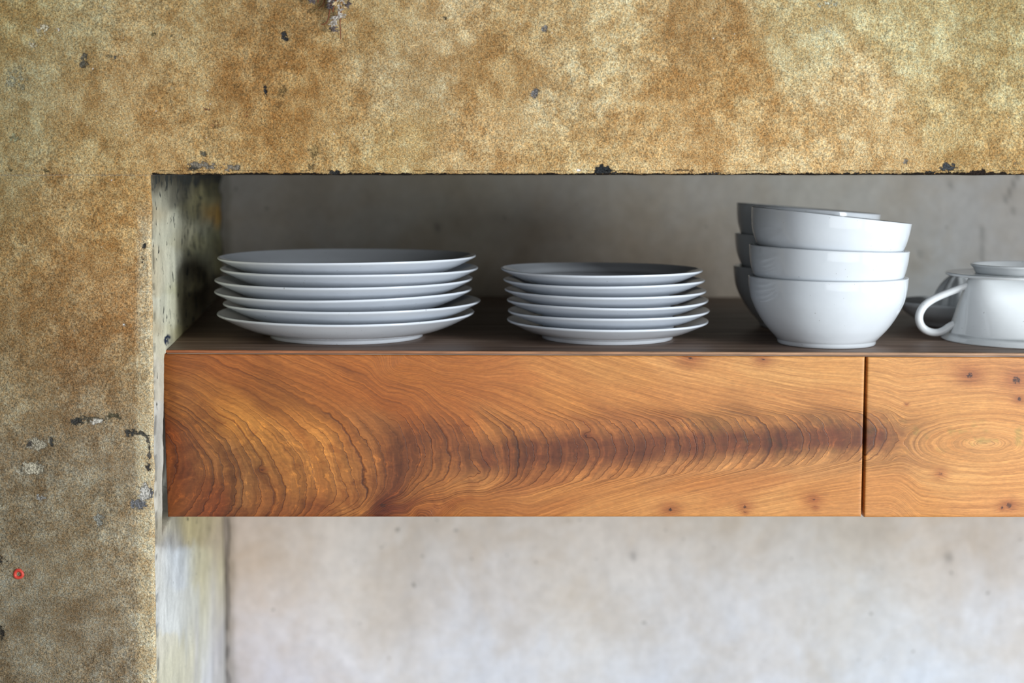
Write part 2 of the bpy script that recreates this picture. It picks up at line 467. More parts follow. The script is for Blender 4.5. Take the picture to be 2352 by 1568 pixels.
def sand_attrs(px, py):
    sh = px.shape; x = px.ravel(); y = py.ravel()
    wx = x + 46 * (fbm(x / 70, y / 70, 0) - .5); wy = y + 46 * (fbm(x / 70 + 9, y / 70 + 4, 3) - .5)
    c = 0.5 * paint(SAND, wx, wy, 46) + 0.5 * paint(SAND, x, y, 150)
    big = 0.5 * fbm(x / 30, y / 30, 5, 5) + 0.5 * fbm(x / 95 + 5, y / 95, 2, 6)
    g = sstep(0.40, 0.60, big)[:, None]
    c = c * (np.array([0.78, 0.73, 0.665]) * (1 - g) + np.array([0.98, 1.03, 1.09]) * g)
    # the pier is greyer lower down, with a pale worn band along its arris
    gr = sstep(700, 1100, y) * (x < 360) * 0.42
    lum = c.mean(1, keepdims=True) * np.array([[1.14, 1.0, 0.72]])
    c = c * (1 - gr[:, None]) + lum * gr[:, None]
    ar = sstep(306, 326, x + 14 * (fbm(x / 12, y / 26, 7, 3) - .5)) * sstep(440, 560, y) * (x < 362)
    c = c * (1 - .75 * ar[:, None]) + lin((202, 186, 148)) * (.75 * ar[:, None])
    chip = np.zeros(x.shape); ct = np.zeros(x.shape + (3,)) + lin((90, 84, 72))
    jx = x + 20 * (fbm(x / 12, y / 12, 2, 4) - .5); jy = y + 20 * (fbm(x / 12 + 7, y / 12, 4, 4) - .5)
    for (cx, cy, rx, ry, rot, col, s) in CHIPS:
        near = (abs(x - cx) < rx * 3 + 25) & (abs(y - cy) < ry * 3 + 25)
        if not near.any(): continue
        jt = min(1.0, max(rx, ry) / 17.0)
        dx = x[near] + (jx[near] - x[near]) * jt - cx; dy = y[near] + (jy[near] - y[near]) * jt - cy
        cr, sr = math.cos(rot), math.sin(rot)
        e = np.sqrt(((dx * cr - dy * sr) / rx) ** 2 + ((dx * sr + dy * cr) / ry) ** 2)
        m = s * (1 - sstep(0.55, 1.45, e))
        cur = chip[near]; b = m > cur * 0.9
        t = ct[near]; t[b & (m > 0.02)] = lin(col); ct[near] = t
        chip[near] = np.maximum(cur, m)
    # thin black rim where the render ends at the lower edge of the lintel
    e2 = sstep(396.5, 399.5, y + 5 * (fbm(x / 30, x * 0 + 3, 6, 3) - .5)) * (x > 345) * (y < 410)
    ct[e2 > chip] = lin((30, 24, 20))
    chip = np.maximum(chip, e2 * 0.95)
    return c.reshape(sh + (3,)), chip.reshape(sh), ct.reshape(sh + (3,))

def xe_of(py):     # left edge of the opening
    return 345 + (py - 405) * 0.0105 + 5 * (fbm(py / 60, py * 0 + 2, 1, 3) - .5)

def build_front():
    V = []; Fs = []; A = [[], [], []]; off = 0
    st = 4.5
    xs = np.concatenate([[-4000, -1800, -700, -200], np.arange(-60, 2412, st), [2600, 3000, 3600, 4400, 5400]])
    ysA = np.concatenate([[-3000, -1200, -300, -60], np.arange(-24, 392, st), [392]])
    def push(P, px, py, fl=False):
        nonlocal off
        c, ch, ct = sand_attrs(px, py)
        # push the face back inside chips and let it undulate
        nr, nc = px.shape
        dy = 0.0012 * (fbm(px / 120, py / 120, 2, 4) - .5) + 0.0008 * ch
        P = P.copy(); P[..., 1] += dy
        V.append(P.reshape(-1, 3)); Fs.append(gridF(nr, nc, off, fl)); off += nr * nc
        A[0].append(c.reshape(-1, 3)); A[1].append(ch.ravel()); A[2].append(ct.reshape(-1, 3))
    # lintel face + rounded lower arris + short return
    X, Yy = np.meshgrid(xs, ysA)
    ye = 401.5 + 3.0 * (fbm(xs / 26, xs * 0 + 1, 3, 4) - .5) * sstep(350, 380, xs)
    r = 0.0003 + 0.0034 * sstep(338, 362, xs)          # metres
    rows = [U(X, Yy, YP)]; pxr = [X]; pyr = [Yy]
    zE = U(xs, ye, YP)[:, 2]; xE = U(xs, ye, YP)[:, 0]
    for a in np.linspace(0, math.pi / 2, 7):
        P = np.stack([xE, YP + r * (1 - np.cos(a)), zE + r * (1 - np.sin(a))], -1)
        rows.append(P[None]); pxr.append(xs[None]); pyr.append((ye - (1 - np.sin(a)) * r * 2580)[None])
    P = np.stack([xE, np.full(xs.shape, YP + 0.03), zE], -1)
    rows.append(P[None]); pxr.append(xs[None]); pyr.append((ye + 1)[None])
    push(np.concatenate(rows), np.concatenate(pxr), np.concatenate(pyr))
    # pier face + rounded arris
    ysB = np.concatenate([np.arange(402.2, 1600, st), [1640, 1760, 2000, 2400, 3000, 4030]])
    cols = np.concatenate([[-4000, -1800, -700, -200], np.arange(-60, 322, st)])
    nb = 4
    xe = xe_of(np.minimum(ysB, 1700))
    base = np.broadcast_to(cols, (len(ysB), len(cols))).copy()
    ext = np.stack([322 + (xe - 9 - 322) * (k / nb) for k in range(0, nb + 1)], 1)
    PXc = np.concatenate([base, ext], 1)
    PYc = np.broadcast_to(ysB[:, None], PXc.shape).copy()
    P0 = U(PXc, PYc, YP)
    E = U(xe, ysB, YP)
    rr = 9 / 2588.0
    arc = []; ax = []
    for a in np.linspace(0, math.pi / 2, 7)[1:]:
        arc.append(np.stack([E[:, 0] - rr * (1 - np.sin(a)), np.full(len(ysB), YP) + rr * (1 - np.cos(a)), E[:, 2]], -1)[:, None]); ax.append(xe[:, None] - 9 * (1 - math.sin(a)))
    P = np.concatenate([P0] + arc, 1); PXa = np.concatenate([PXc] + ax, 1); PYa = np.concatenate([PYc] + [PYc[:, :1]] * 6, 1)
    push(P, PXa, PYa)
    o = mesh('wall_front', np.concatenate(V), np.concatenate(Fs), M_sand,
             attrs={'tint': np.concatenate(A[0]), 'chip': np.concatenate(A[1]), 'chip_tint': np.concatenate(A[2])})
    tag(o, 'sandy ochre rendered wall, pier on the left and lintel above the niche', kind='structure')
    return o
build_front()

# soffit of the niche
za = float(U(1176, 401.5, YP)[2])
V, F = box(-0.42, 1.66, YP + 0.004, YB + 0.01, za + 0.0006, za + 0.05)
tag(mesh('ceiling', V, F, M_soffit, smooth=False), 'dark underside of the lintel closing the niche', kind='structure')

# left reveal
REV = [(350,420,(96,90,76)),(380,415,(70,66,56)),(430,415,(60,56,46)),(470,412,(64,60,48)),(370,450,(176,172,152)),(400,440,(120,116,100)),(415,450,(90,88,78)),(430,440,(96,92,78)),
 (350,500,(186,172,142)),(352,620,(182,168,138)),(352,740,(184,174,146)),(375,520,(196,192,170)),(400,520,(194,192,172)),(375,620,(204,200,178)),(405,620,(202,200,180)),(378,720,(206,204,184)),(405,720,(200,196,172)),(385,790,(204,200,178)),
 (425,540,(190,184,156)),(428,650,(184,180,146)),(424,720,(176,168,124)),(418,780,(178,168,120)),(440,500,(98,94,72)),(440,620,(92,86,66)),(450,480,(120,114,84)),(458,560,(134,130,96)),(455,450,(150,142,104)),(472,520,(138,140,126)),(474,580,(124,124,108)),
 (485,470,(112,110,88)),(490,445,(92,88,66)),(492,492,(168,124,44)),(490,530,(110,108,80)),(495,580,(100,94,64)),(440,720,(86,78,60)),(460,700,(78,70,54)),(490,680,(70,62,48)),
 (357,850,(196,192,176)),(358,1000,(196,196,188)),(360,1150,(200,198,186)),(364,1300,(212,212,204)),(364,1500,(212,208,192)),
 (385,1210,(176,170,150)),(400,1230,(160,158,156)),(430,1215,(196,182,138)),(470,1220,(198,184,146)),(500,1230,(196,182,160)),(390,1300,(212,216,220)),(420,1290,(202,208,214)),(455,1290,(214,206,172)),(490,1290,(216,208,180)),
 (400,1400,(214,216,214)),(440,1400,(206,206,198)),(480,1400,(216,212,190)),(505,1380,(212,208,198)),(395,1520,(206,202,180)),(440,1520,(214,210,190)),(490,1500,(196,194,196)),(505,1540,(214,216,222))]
def build_reveal():
    ys = np.concatenate([np.arange(402, 1600, 3.5), [1640, 1760, 2000, 2400, 3000, 4030]])
    ts = np.unique(np.concatenate([np.linspace(0, .06, 5), np.linspace(.06, .13, 20), np.linspace(.13, 1, 74)]))
    xe = xe_of(np.minimum(ys, 1700))
    A0 = U(xe, ys, YP)                       # front edge, metres
    z = A0[:, 2]
    # back edge follows the corner crack of the photograph
    zb = z
    yb = CY - 0 * z
    # pixel row at the back for the same height
    _, yb = PX(np.stack([A0[:, 0], np.full(len(ys), YB), z], -1))
    jag = 16 * (fbm(yb / 24, yb * 0 + 4, 2, 4) - .5) * (1 - sstep(560, 700, yb) * .55)
    xb = 507 + (np.clip(yb, 300, 1700) - 410) * 0.0105 + jag
    XB = U(xb, yb, YB)[:, 0]
    T = ts[None]; X = A0[:, :1] * (1 - T) + XB[:, None] * T
    Y = YP + 9 / 2588 + (YB - YP - 9 / 2588 + 0.003) * T
    X = X + 0.0 * Y
    Z = np.broadcast_to(z[:, None], X.shape)
    rg = sstep(0.30, 0.42, T)
    X = X + (0.0008 + 0.006 * rg) * (fbm(Y * 34, Z * 22, 1, 4) - .5) * np.minimum(1, 12 * T) - 0.004 * rg * (1 - sstep(.8, 1, T))
    # pocket added in the plaster so the gap beside the drawer unit goes dark
    zc1 = float(U(372, 812, YS)[2]); zc0 = float(U(372, 1196, YS)[2])
    X = X - 0.022 * sstep(0, .006, Y - (1.342 - .030 * np.clip((zc1 - Z) / (zc1 - zc0), 0, 1))) * sstep(zc0 - .004, zc0 + .004, Z) * (1 - sstep(zc1 - .002, zc1, Z))
    P = np.stack([X, Y + 0 * X, Z + 0 * X], -1)
    px, py = PX(P)
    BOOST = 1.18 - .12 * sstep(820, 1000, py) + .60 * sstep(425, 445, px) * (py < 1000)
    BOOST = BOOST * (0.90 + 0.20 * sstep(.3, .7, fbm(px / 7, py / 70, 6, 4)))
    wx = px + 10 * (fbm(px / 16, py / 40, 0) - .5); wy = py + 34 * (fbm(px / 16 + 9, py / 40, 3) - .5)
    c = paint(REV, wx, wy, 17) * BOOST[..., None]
    blue = sstep(0.40, 0.62, fbm(px / 5, py / 9, 2, 3)) * (1 - sstep(0.75, 1.15, np.hypot((px - 385) / 9, (py - 781) / 14)))
    c = c * (1 - blue[..., None]) + lin((34, 44, 66)) * blue[..., None]
    ck = (1 - sstep(1.0, 4.0, abs(px - (347 + 5 * fbm(py / 40, py * 0, 5, 3) + (py - 400) * .0105)))) * sstep(0.42, 0.6, fbm(py / 16, py * 0 + 8, 4, 3))
    c = c * (1 - 0.6 * ck[..., None])
    cr = sstep(0.975, 0.992, T + 0 * X)[..., None]
    c = c * (1 - cr) + lin((66, 60, 48)) * cr
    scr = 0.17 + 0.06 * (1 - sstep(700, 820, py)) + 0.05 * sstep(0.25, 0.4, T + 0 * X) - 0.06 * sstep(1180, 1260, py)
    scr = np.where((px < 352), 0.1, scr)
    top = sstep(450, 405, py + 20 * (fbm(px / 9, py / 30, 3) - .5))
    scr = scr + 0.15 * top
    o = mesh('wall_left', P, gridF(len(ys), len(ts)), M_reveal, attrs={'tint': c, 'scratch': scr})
    tag(o, 'pale limewashed reveal at the left of the niche, streaked and flaking', kind='structure')
    return A0, XB
A0, XB = build_reveal()

# back wall
BK = [(560,450,(176,174,170)),(700,450,(178,174,166)),(900,480,(174,170,160)),(1100,480,(176,172,160)),(1300,440,(184,180,172)),(1600,440,(190,187,180)),(1900,440,(192,188,178)),(2150,450,(190,182,170)),(2250,480,(188,186,184)),(2330,560,(182,180,178)),(2130,560,(190,192,190)),(2100,640,(182,186,186)),
 (1300,620,(168,156,142)),(1600,600,(160,146,130)),(560,1230,(190,172,158)),(700,1230,(196,186,176)),(1000,1230,(190,180,170)),(1400,1230,(196,184,172)),(1700,1230,(192,182,170)),(2200,1230,(192,180,168)),  # bowl shadow and the shelf's warm shade are partly painted into these tints
 (580,1300,(204,190,180)),(560,1400,(200,194,194)),(800,1340,(204,200,198)),(1000,1400,(200,198,202)),(1400,1360,(200,198,198)),(1700,1400,(198,198,202)),(2000,1360,(198,196,194)),(2280,1400,(196,196,200)),(600,1540,(196,196,208)),(1100,1540,(196,198,206)),(1600,1540,(192,196,206)),(2100,1540,(190,196,206))]
def build_back():
    xs = np.concatenate([np.arange(430, 500, 9), np.arange(500, 545, 2.5), np.arange(546, 2420, 9), [2600, 3000, 3600, 4100]])
    ys = np.concatenate([np.arange(372, 1620, 9), [1700, 2000, 2740]])
    X, Y = np.meshgrid(xs, ys)
    P = U(X, Y, YB)
    c = 1.12 * paint(BK, X + 60 * (fbm(X / 90, Y / 90) - .5), Y, 110)
    # darker, slightly warmer band along the corner
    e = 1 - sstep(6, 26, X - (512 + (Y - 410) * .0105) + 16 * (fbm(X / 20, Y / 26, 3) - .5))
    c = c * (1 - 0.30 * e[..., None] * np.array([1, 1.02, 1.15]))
    # long scratch at the right end
    t = (Y - 400) / 70; d = abs(X - (2338 - 32 * t)); s = (1 - sstep(2, 8, d)) * (Y > 395) * (Y < 465)
    c = c * (1 - 0.38 * s[..., None])
    ck = (1 - sstep(1, 7, abs(X - (2256 + 12 * (fbm(Y / 20, Y * 0, 1) - .5))))) * (Y > 520) * (Y < 605)
    c = c * (1 - 0.30 * ck[..., None])
    c2 = (1 - sstep(1.0, 4.0, abs(X - (524 + 12 * (fbm(Y / 34, Y * 0 + 6, 1, 4) - .5))))) * sstep(1180, 1195, Y) * sstep(.36, .5, fbm(Y / 30, Y * 0 + 2, 3, 3) + .25 * (Y < 1400))
    c = c * (1 - 0.72 * c2[..., None])
    for (a, b, r) in ((1455, 1277, 8), (2180, 1280, 9), (2182, 424, 6), (2115, 583, 6), (1005, 522, 7), (2330, 484, 6)):
        k = np.exp(-((X - a) ** 2 / (r * r) + (Y - b) ** 2 / (r * r * 2)))
        c = c * (1 - 0.45 * k[..., None])
    P[..., 1] += 0.003 * (fbm(X / 150, Y / 150, 4) - .5)
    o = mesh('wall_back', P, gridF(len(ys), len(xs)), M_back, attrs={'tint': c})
    tag(o, 'mottled grey plaster wall at the back of the niche', kind='structure')
build_back()

V, F = box(1.60, 1.66, YP + 0.01, YB + 0.02, 0.0, za + 0.02)
tag(mesh('wall_right', V, F, M_floor, smooth=False), 'plain reveal closing the niche on the right', kind='structure')
V, F = box(-2.0, 3.2, -3.0, YB + 0.05, -0.05, 0.0)
tag(mesh('floor', V, F, M_floor, smooth=False), 'grey cement floor of the kitchen', kind='structure')

# ------------------------------------------------------------------ drawer unit
zl = float(U(372, 803.5, YS)[2]); xl = float(U(372, 803.5, YS)[0])
zr = float(U(2352, 810.5, YS)[2]); xr = float(U(2352, 810.5, YS)[0])
def ztop(x): return zl + (zr - zl) * (x - xl) / (xr - xl)
XR_END = 1.58

def onshelf(px, py):
    """point of the shelf top seen at a pixel"""
    u = (px - 1176) / FPX; v = (CY - py) / FPX
    d = np.array([u, cph + v * sph, v * cph - sph])
    b = (zr - zl) / (xr - xl)
    t = (zl - b * xl - EYE) / (d[2] - b * d[0])
    return d * t + np.array([0, 0, EYE])

unit = empty('drawer_unit', (xl + 0.3, YS + 0.2, zl - 0.16))
tag(unit, 'long wooden drawer unit set into the niche, figured orange fronts and dark top', 'drawer unit')
UO = np.array(unit.location)

def part(name, V, F, m, parent, **k):
    V = np.asarray(V, float).reshape(-1, 3) - UO
    return mesh(name, V, F, m, parent, **k)

# top board: a slab whose left end is scribed to the reveal
def reveal_x(Y):
    i = np.argmin(abs(A0[:, 2] - zl)); t = (Y - YP) / (YB - YP)
    return A0[i, 0] * (1 - t) + XB[i] * t
TH = 0.0036
Yd = [YS + 0.0006, YS + 0.15, YS + 0.35, YB - 0.002]
V = []; F = []
for z_off in (0, -0.0040):
    for Y in Yd:
        for x in (max(xl, reveal_x(Y) + 0.0012) if Y < YS + .01 else reveal_x(Y) + 0.0005, XR_END):
            V.append((x, Y, ztop(x) + z_off))
n = len(Yd) * 2
for i in range(len(Yd) - 1):
    a = 2 * i
    F.append((a, a + 1, a + 3, a + 2)); F.append((n + a, n + a + 2, n + a + 3, n + a + 1))
    F.append((a, a + 2, n + a + 2, n + a)); F.append((a + 1, n + a + 1, n + a + 3, a + 3))
F.append((0, n, n + 1, 1)); F.append((n - 2, n - 1, 2 * n - 1, 2 * n - 2))
tb = part('top_board', V, F, M_board, unit, smooth=False)
tag(tb, 'grey brown plank forming the top of the drawer unit')
# front edging strip under the top board
xs = np.linspace(xl + 0.0002, XR_END, 60)
prof = [(0.0, 0.0), (-0.0008, -0.0004), (-0.0010, -0.0012), (-0.0010, -0.0022), (-0.0004, -0.0026), (0.0026, -0.0027), (0.0026, -0.0040), (0.004, -0.0040), (0.004, -0.0)]
V = [(x, YS + dy, ztop(x) + dz) for x in xs for dy, dz in prof]
k = len(prof); F = [(i * k + j, i * k + (j + 1) % k, (i + 1) * k + (j + 1) % k, (i + 1) * k + j) for i in range(len(xs) - 1) for j in range(k)]
F.append(tuple(range(k))[::-1]); F.append(tuple((len(xs) - 1) * k + j for j in range(k)))
tag(part('edging_strip', V, F, M_edge, unit, smooth=False), 'thin reddish front edge of the top')

zbot = float(U(1176, 1186, YS)[2])
V, F = box(xl + 0.012, XR_END, YS + 0.022, YB - 0.01, zbot + 0.002, min(zl, ztop(XR_END)) - 0.0044)
part('carcass', V, F, M_carcass, unit, smooth=False)

# growth-ring field traced from the photograph, spread with a thin-plate spline
def z7(L): return [(350 + a / 2.767, 780 + b / 2.767) for a, b in L]
LINES = [
 (420, z7([(70,560),(120,650),(140,780),(130,900),(95,1000)])),
 (462, z7([(60,500),(190,590),(290,750),(312,870),(280,1000),(200,1090)])),
 (518, z7([(60,420),(240,540),(360,660),(440,780),(465,900),(440,1010),(405,1110)])),
 (570, z7([(60,350),(300,470),(480,600),(545,720),(590,830),(610,950),(575,1110)])),
 (640, z7([(60,240),(250,310),(430,450),(620,620),(730,760),(790,900),(780,1110)])),
 (700, z7([(60,170),(300,265),(560,400),(800,590),(930,740),(960,850),(950,1000),(930,1110)])),
 (794, z7([(100,115),(440,220),(720,340),(1000,520),(1150,640),(1215,800),(1230,900),(1215,1060)])),
 (834, z7([(400,110),(800,290),(1100,430),(1280,640),(1340,800),(1340,930),(1320,1080)])),
 (892, z7([(600,110),(1000,290),(1300,460),(1460,600),(1500,760),(1500,900),(1440,1040)])),
 (986, z7([(900,110),(1200,250),(1500,400),(1680,530),(1755,700),(1740,830),(1640,930),(1570,1010)])),
 (1045, z7([(1150,120),(1500,330),(1850,540),(1925,700),(1890,850),(1790,940),(1660,1020),(1600,1090)])),
 (1091, z7([(1300,110),(1550,240),(1780,390),(1990,580),(2050,760),(2000,870),(1850,970),(1700,1060)])),
 (1174, z7([(1500,110),(1750,260),(1950,390),(2200,530),(2280,700),(2280,800),(2200,930),(1990,1030),(1800,1110)])),
]
def right_line(Fv):
    yc = np.interp(Fv, [1240, 1600, 2000], [1040, 1022, 1003]); hw = np.interp(Fv, [1240, 1600, 2000], [72, 62, 55])
    s = np.interp(Fv, [1200, 1500, 2000], [2.1, 1.35, 0.9])
    sb = np.interp(Fv, [1200, 1500, 2000], [1.7, 1.1, 0.8])
    L = [(Fv, yc), (Fv - 7, yc - .45 * hw), (Fv - 9, yc + .45 * hw), (Fv - 36, yc - hw), (Fv - 40, yc + hw),
         (Fv - 110, yc - hw - 20 * s), (Fv - 250, yc - hw - 46 * s), (Fv - 430, yc - hw - 72 * s), (Fv - 650, yc - hw - 95 * s),
         (Fv - 130, yc + hw + 17 * sb), (Fv - 290, yc + hw + 40 * sb), (Fv - 480, yc + hw + 66 * sb), (Fv - 700, yc + hw + 90 * sb)]
    return [(a, b) for a, b in L if 790 < b < 1215 and a > 900]
for Fv in (1240, 1310, 1390, 1470, 1560, 1660, 1770, 1880, 1990, 2080):
    LINES.append((Fv, right_line(Fv)))
for Fv in (2220, 2400, 2600):
    LINES.append((Fv, right_line(Fv)))
cp = np.array([(a, b) for f, L in LINES for a, b in L]) / 200.0
cv = np.array([f for f, L in LINES for _ in L], float)
def tpk(d2): return 0.5 * d2 * np.log(d2 + 1e-9)
D = ((cp[:, None] - cp[None]) ** 2).sum(-1)
nP = len(cp)
Kk = np.zeros((nP + 3, nP + 3)); Kk[:nP, :nP] = tpk(D) + 0.02 * np.eye(nP)
Kk[:nP, nP] = 1; Kk[:nP, nP + 1:] = cp; Kk[nP, :nP] = 1; Kk[nP + 1:, :nP] = cp.T
wt = np.linalg.solve(Kk, np.concatenate([cv, np.zeros(3)]))
def ringfield(x, y):
    sh = x.shape; q = np.stack([x.ravel(), y.ravel()], -1) / 200.0
    out = np.zeros(len(q))
    for i in range(0, len(q), 8000):
        b = q[i:i + 8000]
        out[i:i + 8000] = tpk(((b[:, None] - cp[None]) ** 2).sum(-1)) @ wt[:nP] + wt[nP] + b @ wt[nP + 1:]
    return out.reshape(sh)

WOOD = [(400,830,(150,86,34)),(520,830,(172,100,42)),(700,840,(184,110,48)),(900,850,(190,114,48)),(1050,850,(194,118,52)),(1150,860,(200,124,58)),(1280,850,(208,138,70)),(1400,850,(216,150,80)),(1600,850,(224,160,92)),(1800,860,(224,164,96)),(1950,860,(224,162,92)),
 (390,900,(150,92,42)),(450,950,(146,90,38)),(470,900,(166,102,44)),(500,930,(184,118,50)),(540,960,(206,138,60)),(580,990,(206,138,62)),(620,1020,(200,134,62)),(650,1060,(196,130,62)),(600,880,(158,92,36)),(640,920,(150,88,34)),(720,930,(168,98,40)),(800,900,(182,106,42)),(900,930,(176,100,38)),(1000,900,(186,110,44)),(1050,950,(184,108,46)),(1100,900,(188,112,48)),(1180,920,(196,122,56)),
 (1300,930,(206,134,64)),(1450,915,(212,142,74)),(1600,925,(214,146,80)),(1800,930,(216,150,84)),(1950,925,(214,148,82)),
 (700,1000,(200,130,62)),(740,1010,(214,142,64)),(690,960,(196,124,52)),(780,1040,(186,122,60)),(800,1000,(172,102,44)),(860,990,(190,124,64)),(880,1010,(140,78,34)),
 (400,1020,(124,62,24)),(410,1080,(128,68,30)),(450,1050,(146,92,46)),(430,1150,(136,76,34)),(480,1150,(124,60,24)),(520,1060,(150,100,54)),(560,1100,(146,96,50)),(600,1050,(140,94,50)),(620,1150,(146,88,42)),(660,1120,(168,110,54)),(700,1090,(176,114,54)),(760,1090,(184,120,58)),(800,1140,(176,112,54)),(720,1170,(152,84,36)),(640,1180,(140,74,30)),
 (850,1060,(176,112,56)),(900,1050,(104,52,24)),(925,1080,(112,58,28)),(900,1110,(124,66,32)),(870,1150,(112,48,18)),(920,1165,(112,50,20)),(830,1170,(182,118,58)),(960,1050,(130,72,34)),(975,1090,(178,112,54)),(1000,1110,(190,122,60)),(960,1130,(160,96,44)),(1000,1040,(122,66,30)),(1050,1030,(140,80,40)),(1100,1020,(134,72,34)),(1080,1060,(128,70,34)),(1150,1040,(128,72,36)),
 (1100,1090,(196,130,68)),(1200,1020,(144,84,42)),(1300,1030,(126,70,34)),(1400,1030,(122,66,34)),(1500,1028,(118,62,32)),(1600,1022,(120,66,36)),(1700,1015,(116,64,34)),(1800,1008,(116,66,36)),(1900,1000,(112,66,36)),(1970,1000,(124,76,42)),(1900,985,(128,84,42)),(1650,985,(150,100,50)),
 (1150,980,(196,128,64)),(1250,985,(190,122,62)),(1350,980,(176,110,56)),(1450,980,(178,112,58)),(1550,972,(176,112,58)),(1700,965,(176,116,60)),(1850,960,(178,118,62)),(1960,962,(180,120,64)),
 (1200,1090,(180,112,56)),(1300,1080,(176,108,54)),(1400,1070,(180,114,60)),(1550,1065,(196,132,74)),(1700,1060,(200,138,80)),(1900,1050,(206,146,86)),(1300,1120,(210,140,72)),
 (1000,1180,(176,104,46)),(1100,1170,(184,114,52)),(1250,1170,(198,126,62)),(1400,1160,(214,146,78)),(1400,1110,(208,138,72)),(1600,1110,(208,136,70)),(1700,1120,(210,140,76)),(1550,1150,(222,156,88)),(1750,1160,(224,160,92)),(1900,1130,(214,146,78)),(1950,1170,(216,150,84)),
 (2020,860,(222,160,92)),(2100,900,(220,158,92)),(2200,950,(222,160,92)),(2310,850,(214,150,86)),(2340,950,(218,154,86)),(2020,1000,(140,88,48)),(2050,1000,(160,106,58)),(2060,970,(186,130,72)),(2050,1040,(190,132,74)),(2100,1010,(196,138,78)),(2160,1010,(212,150,84)),(2262,1018,(222,162,96)),(2340,1020,(222,160,92)),
 (2040,1120,(220,152,84)),(2100,1150,(216,150,80)),(2200,1100,(226,166,98)),(2320,1100,(222,158,90)),(2250,1170,(216,150,84)),(2030,930,(218,156,90)),(2500,1000,(218,154,88)),(2800,1000,(214,150,84)),(2800,900,(218,152,86)),(2800,1150,(214,148,82)),(3300,1000,(214,150,84))]
KNOTS = [(2227,862,11,9,26),(2335,872,13,12,28),(2342,916,7,7,14),(2160,1087,7,5,14),(2318,1160,10,7,18),(2302,1166,5,4,10),(1540,1170,7,6,20),(1710,1163,6,6,16),(1712,1176,4,3,8),(1869,1147,5,4,16),(1873,1165,3,3,8),(1585,822,9,4,26),(1752,825,7,4,18),(601,1079,5,4,9),(880,1160,12,6,24),(2082,929,2,2,5),(1346,1000,4,7,9)]

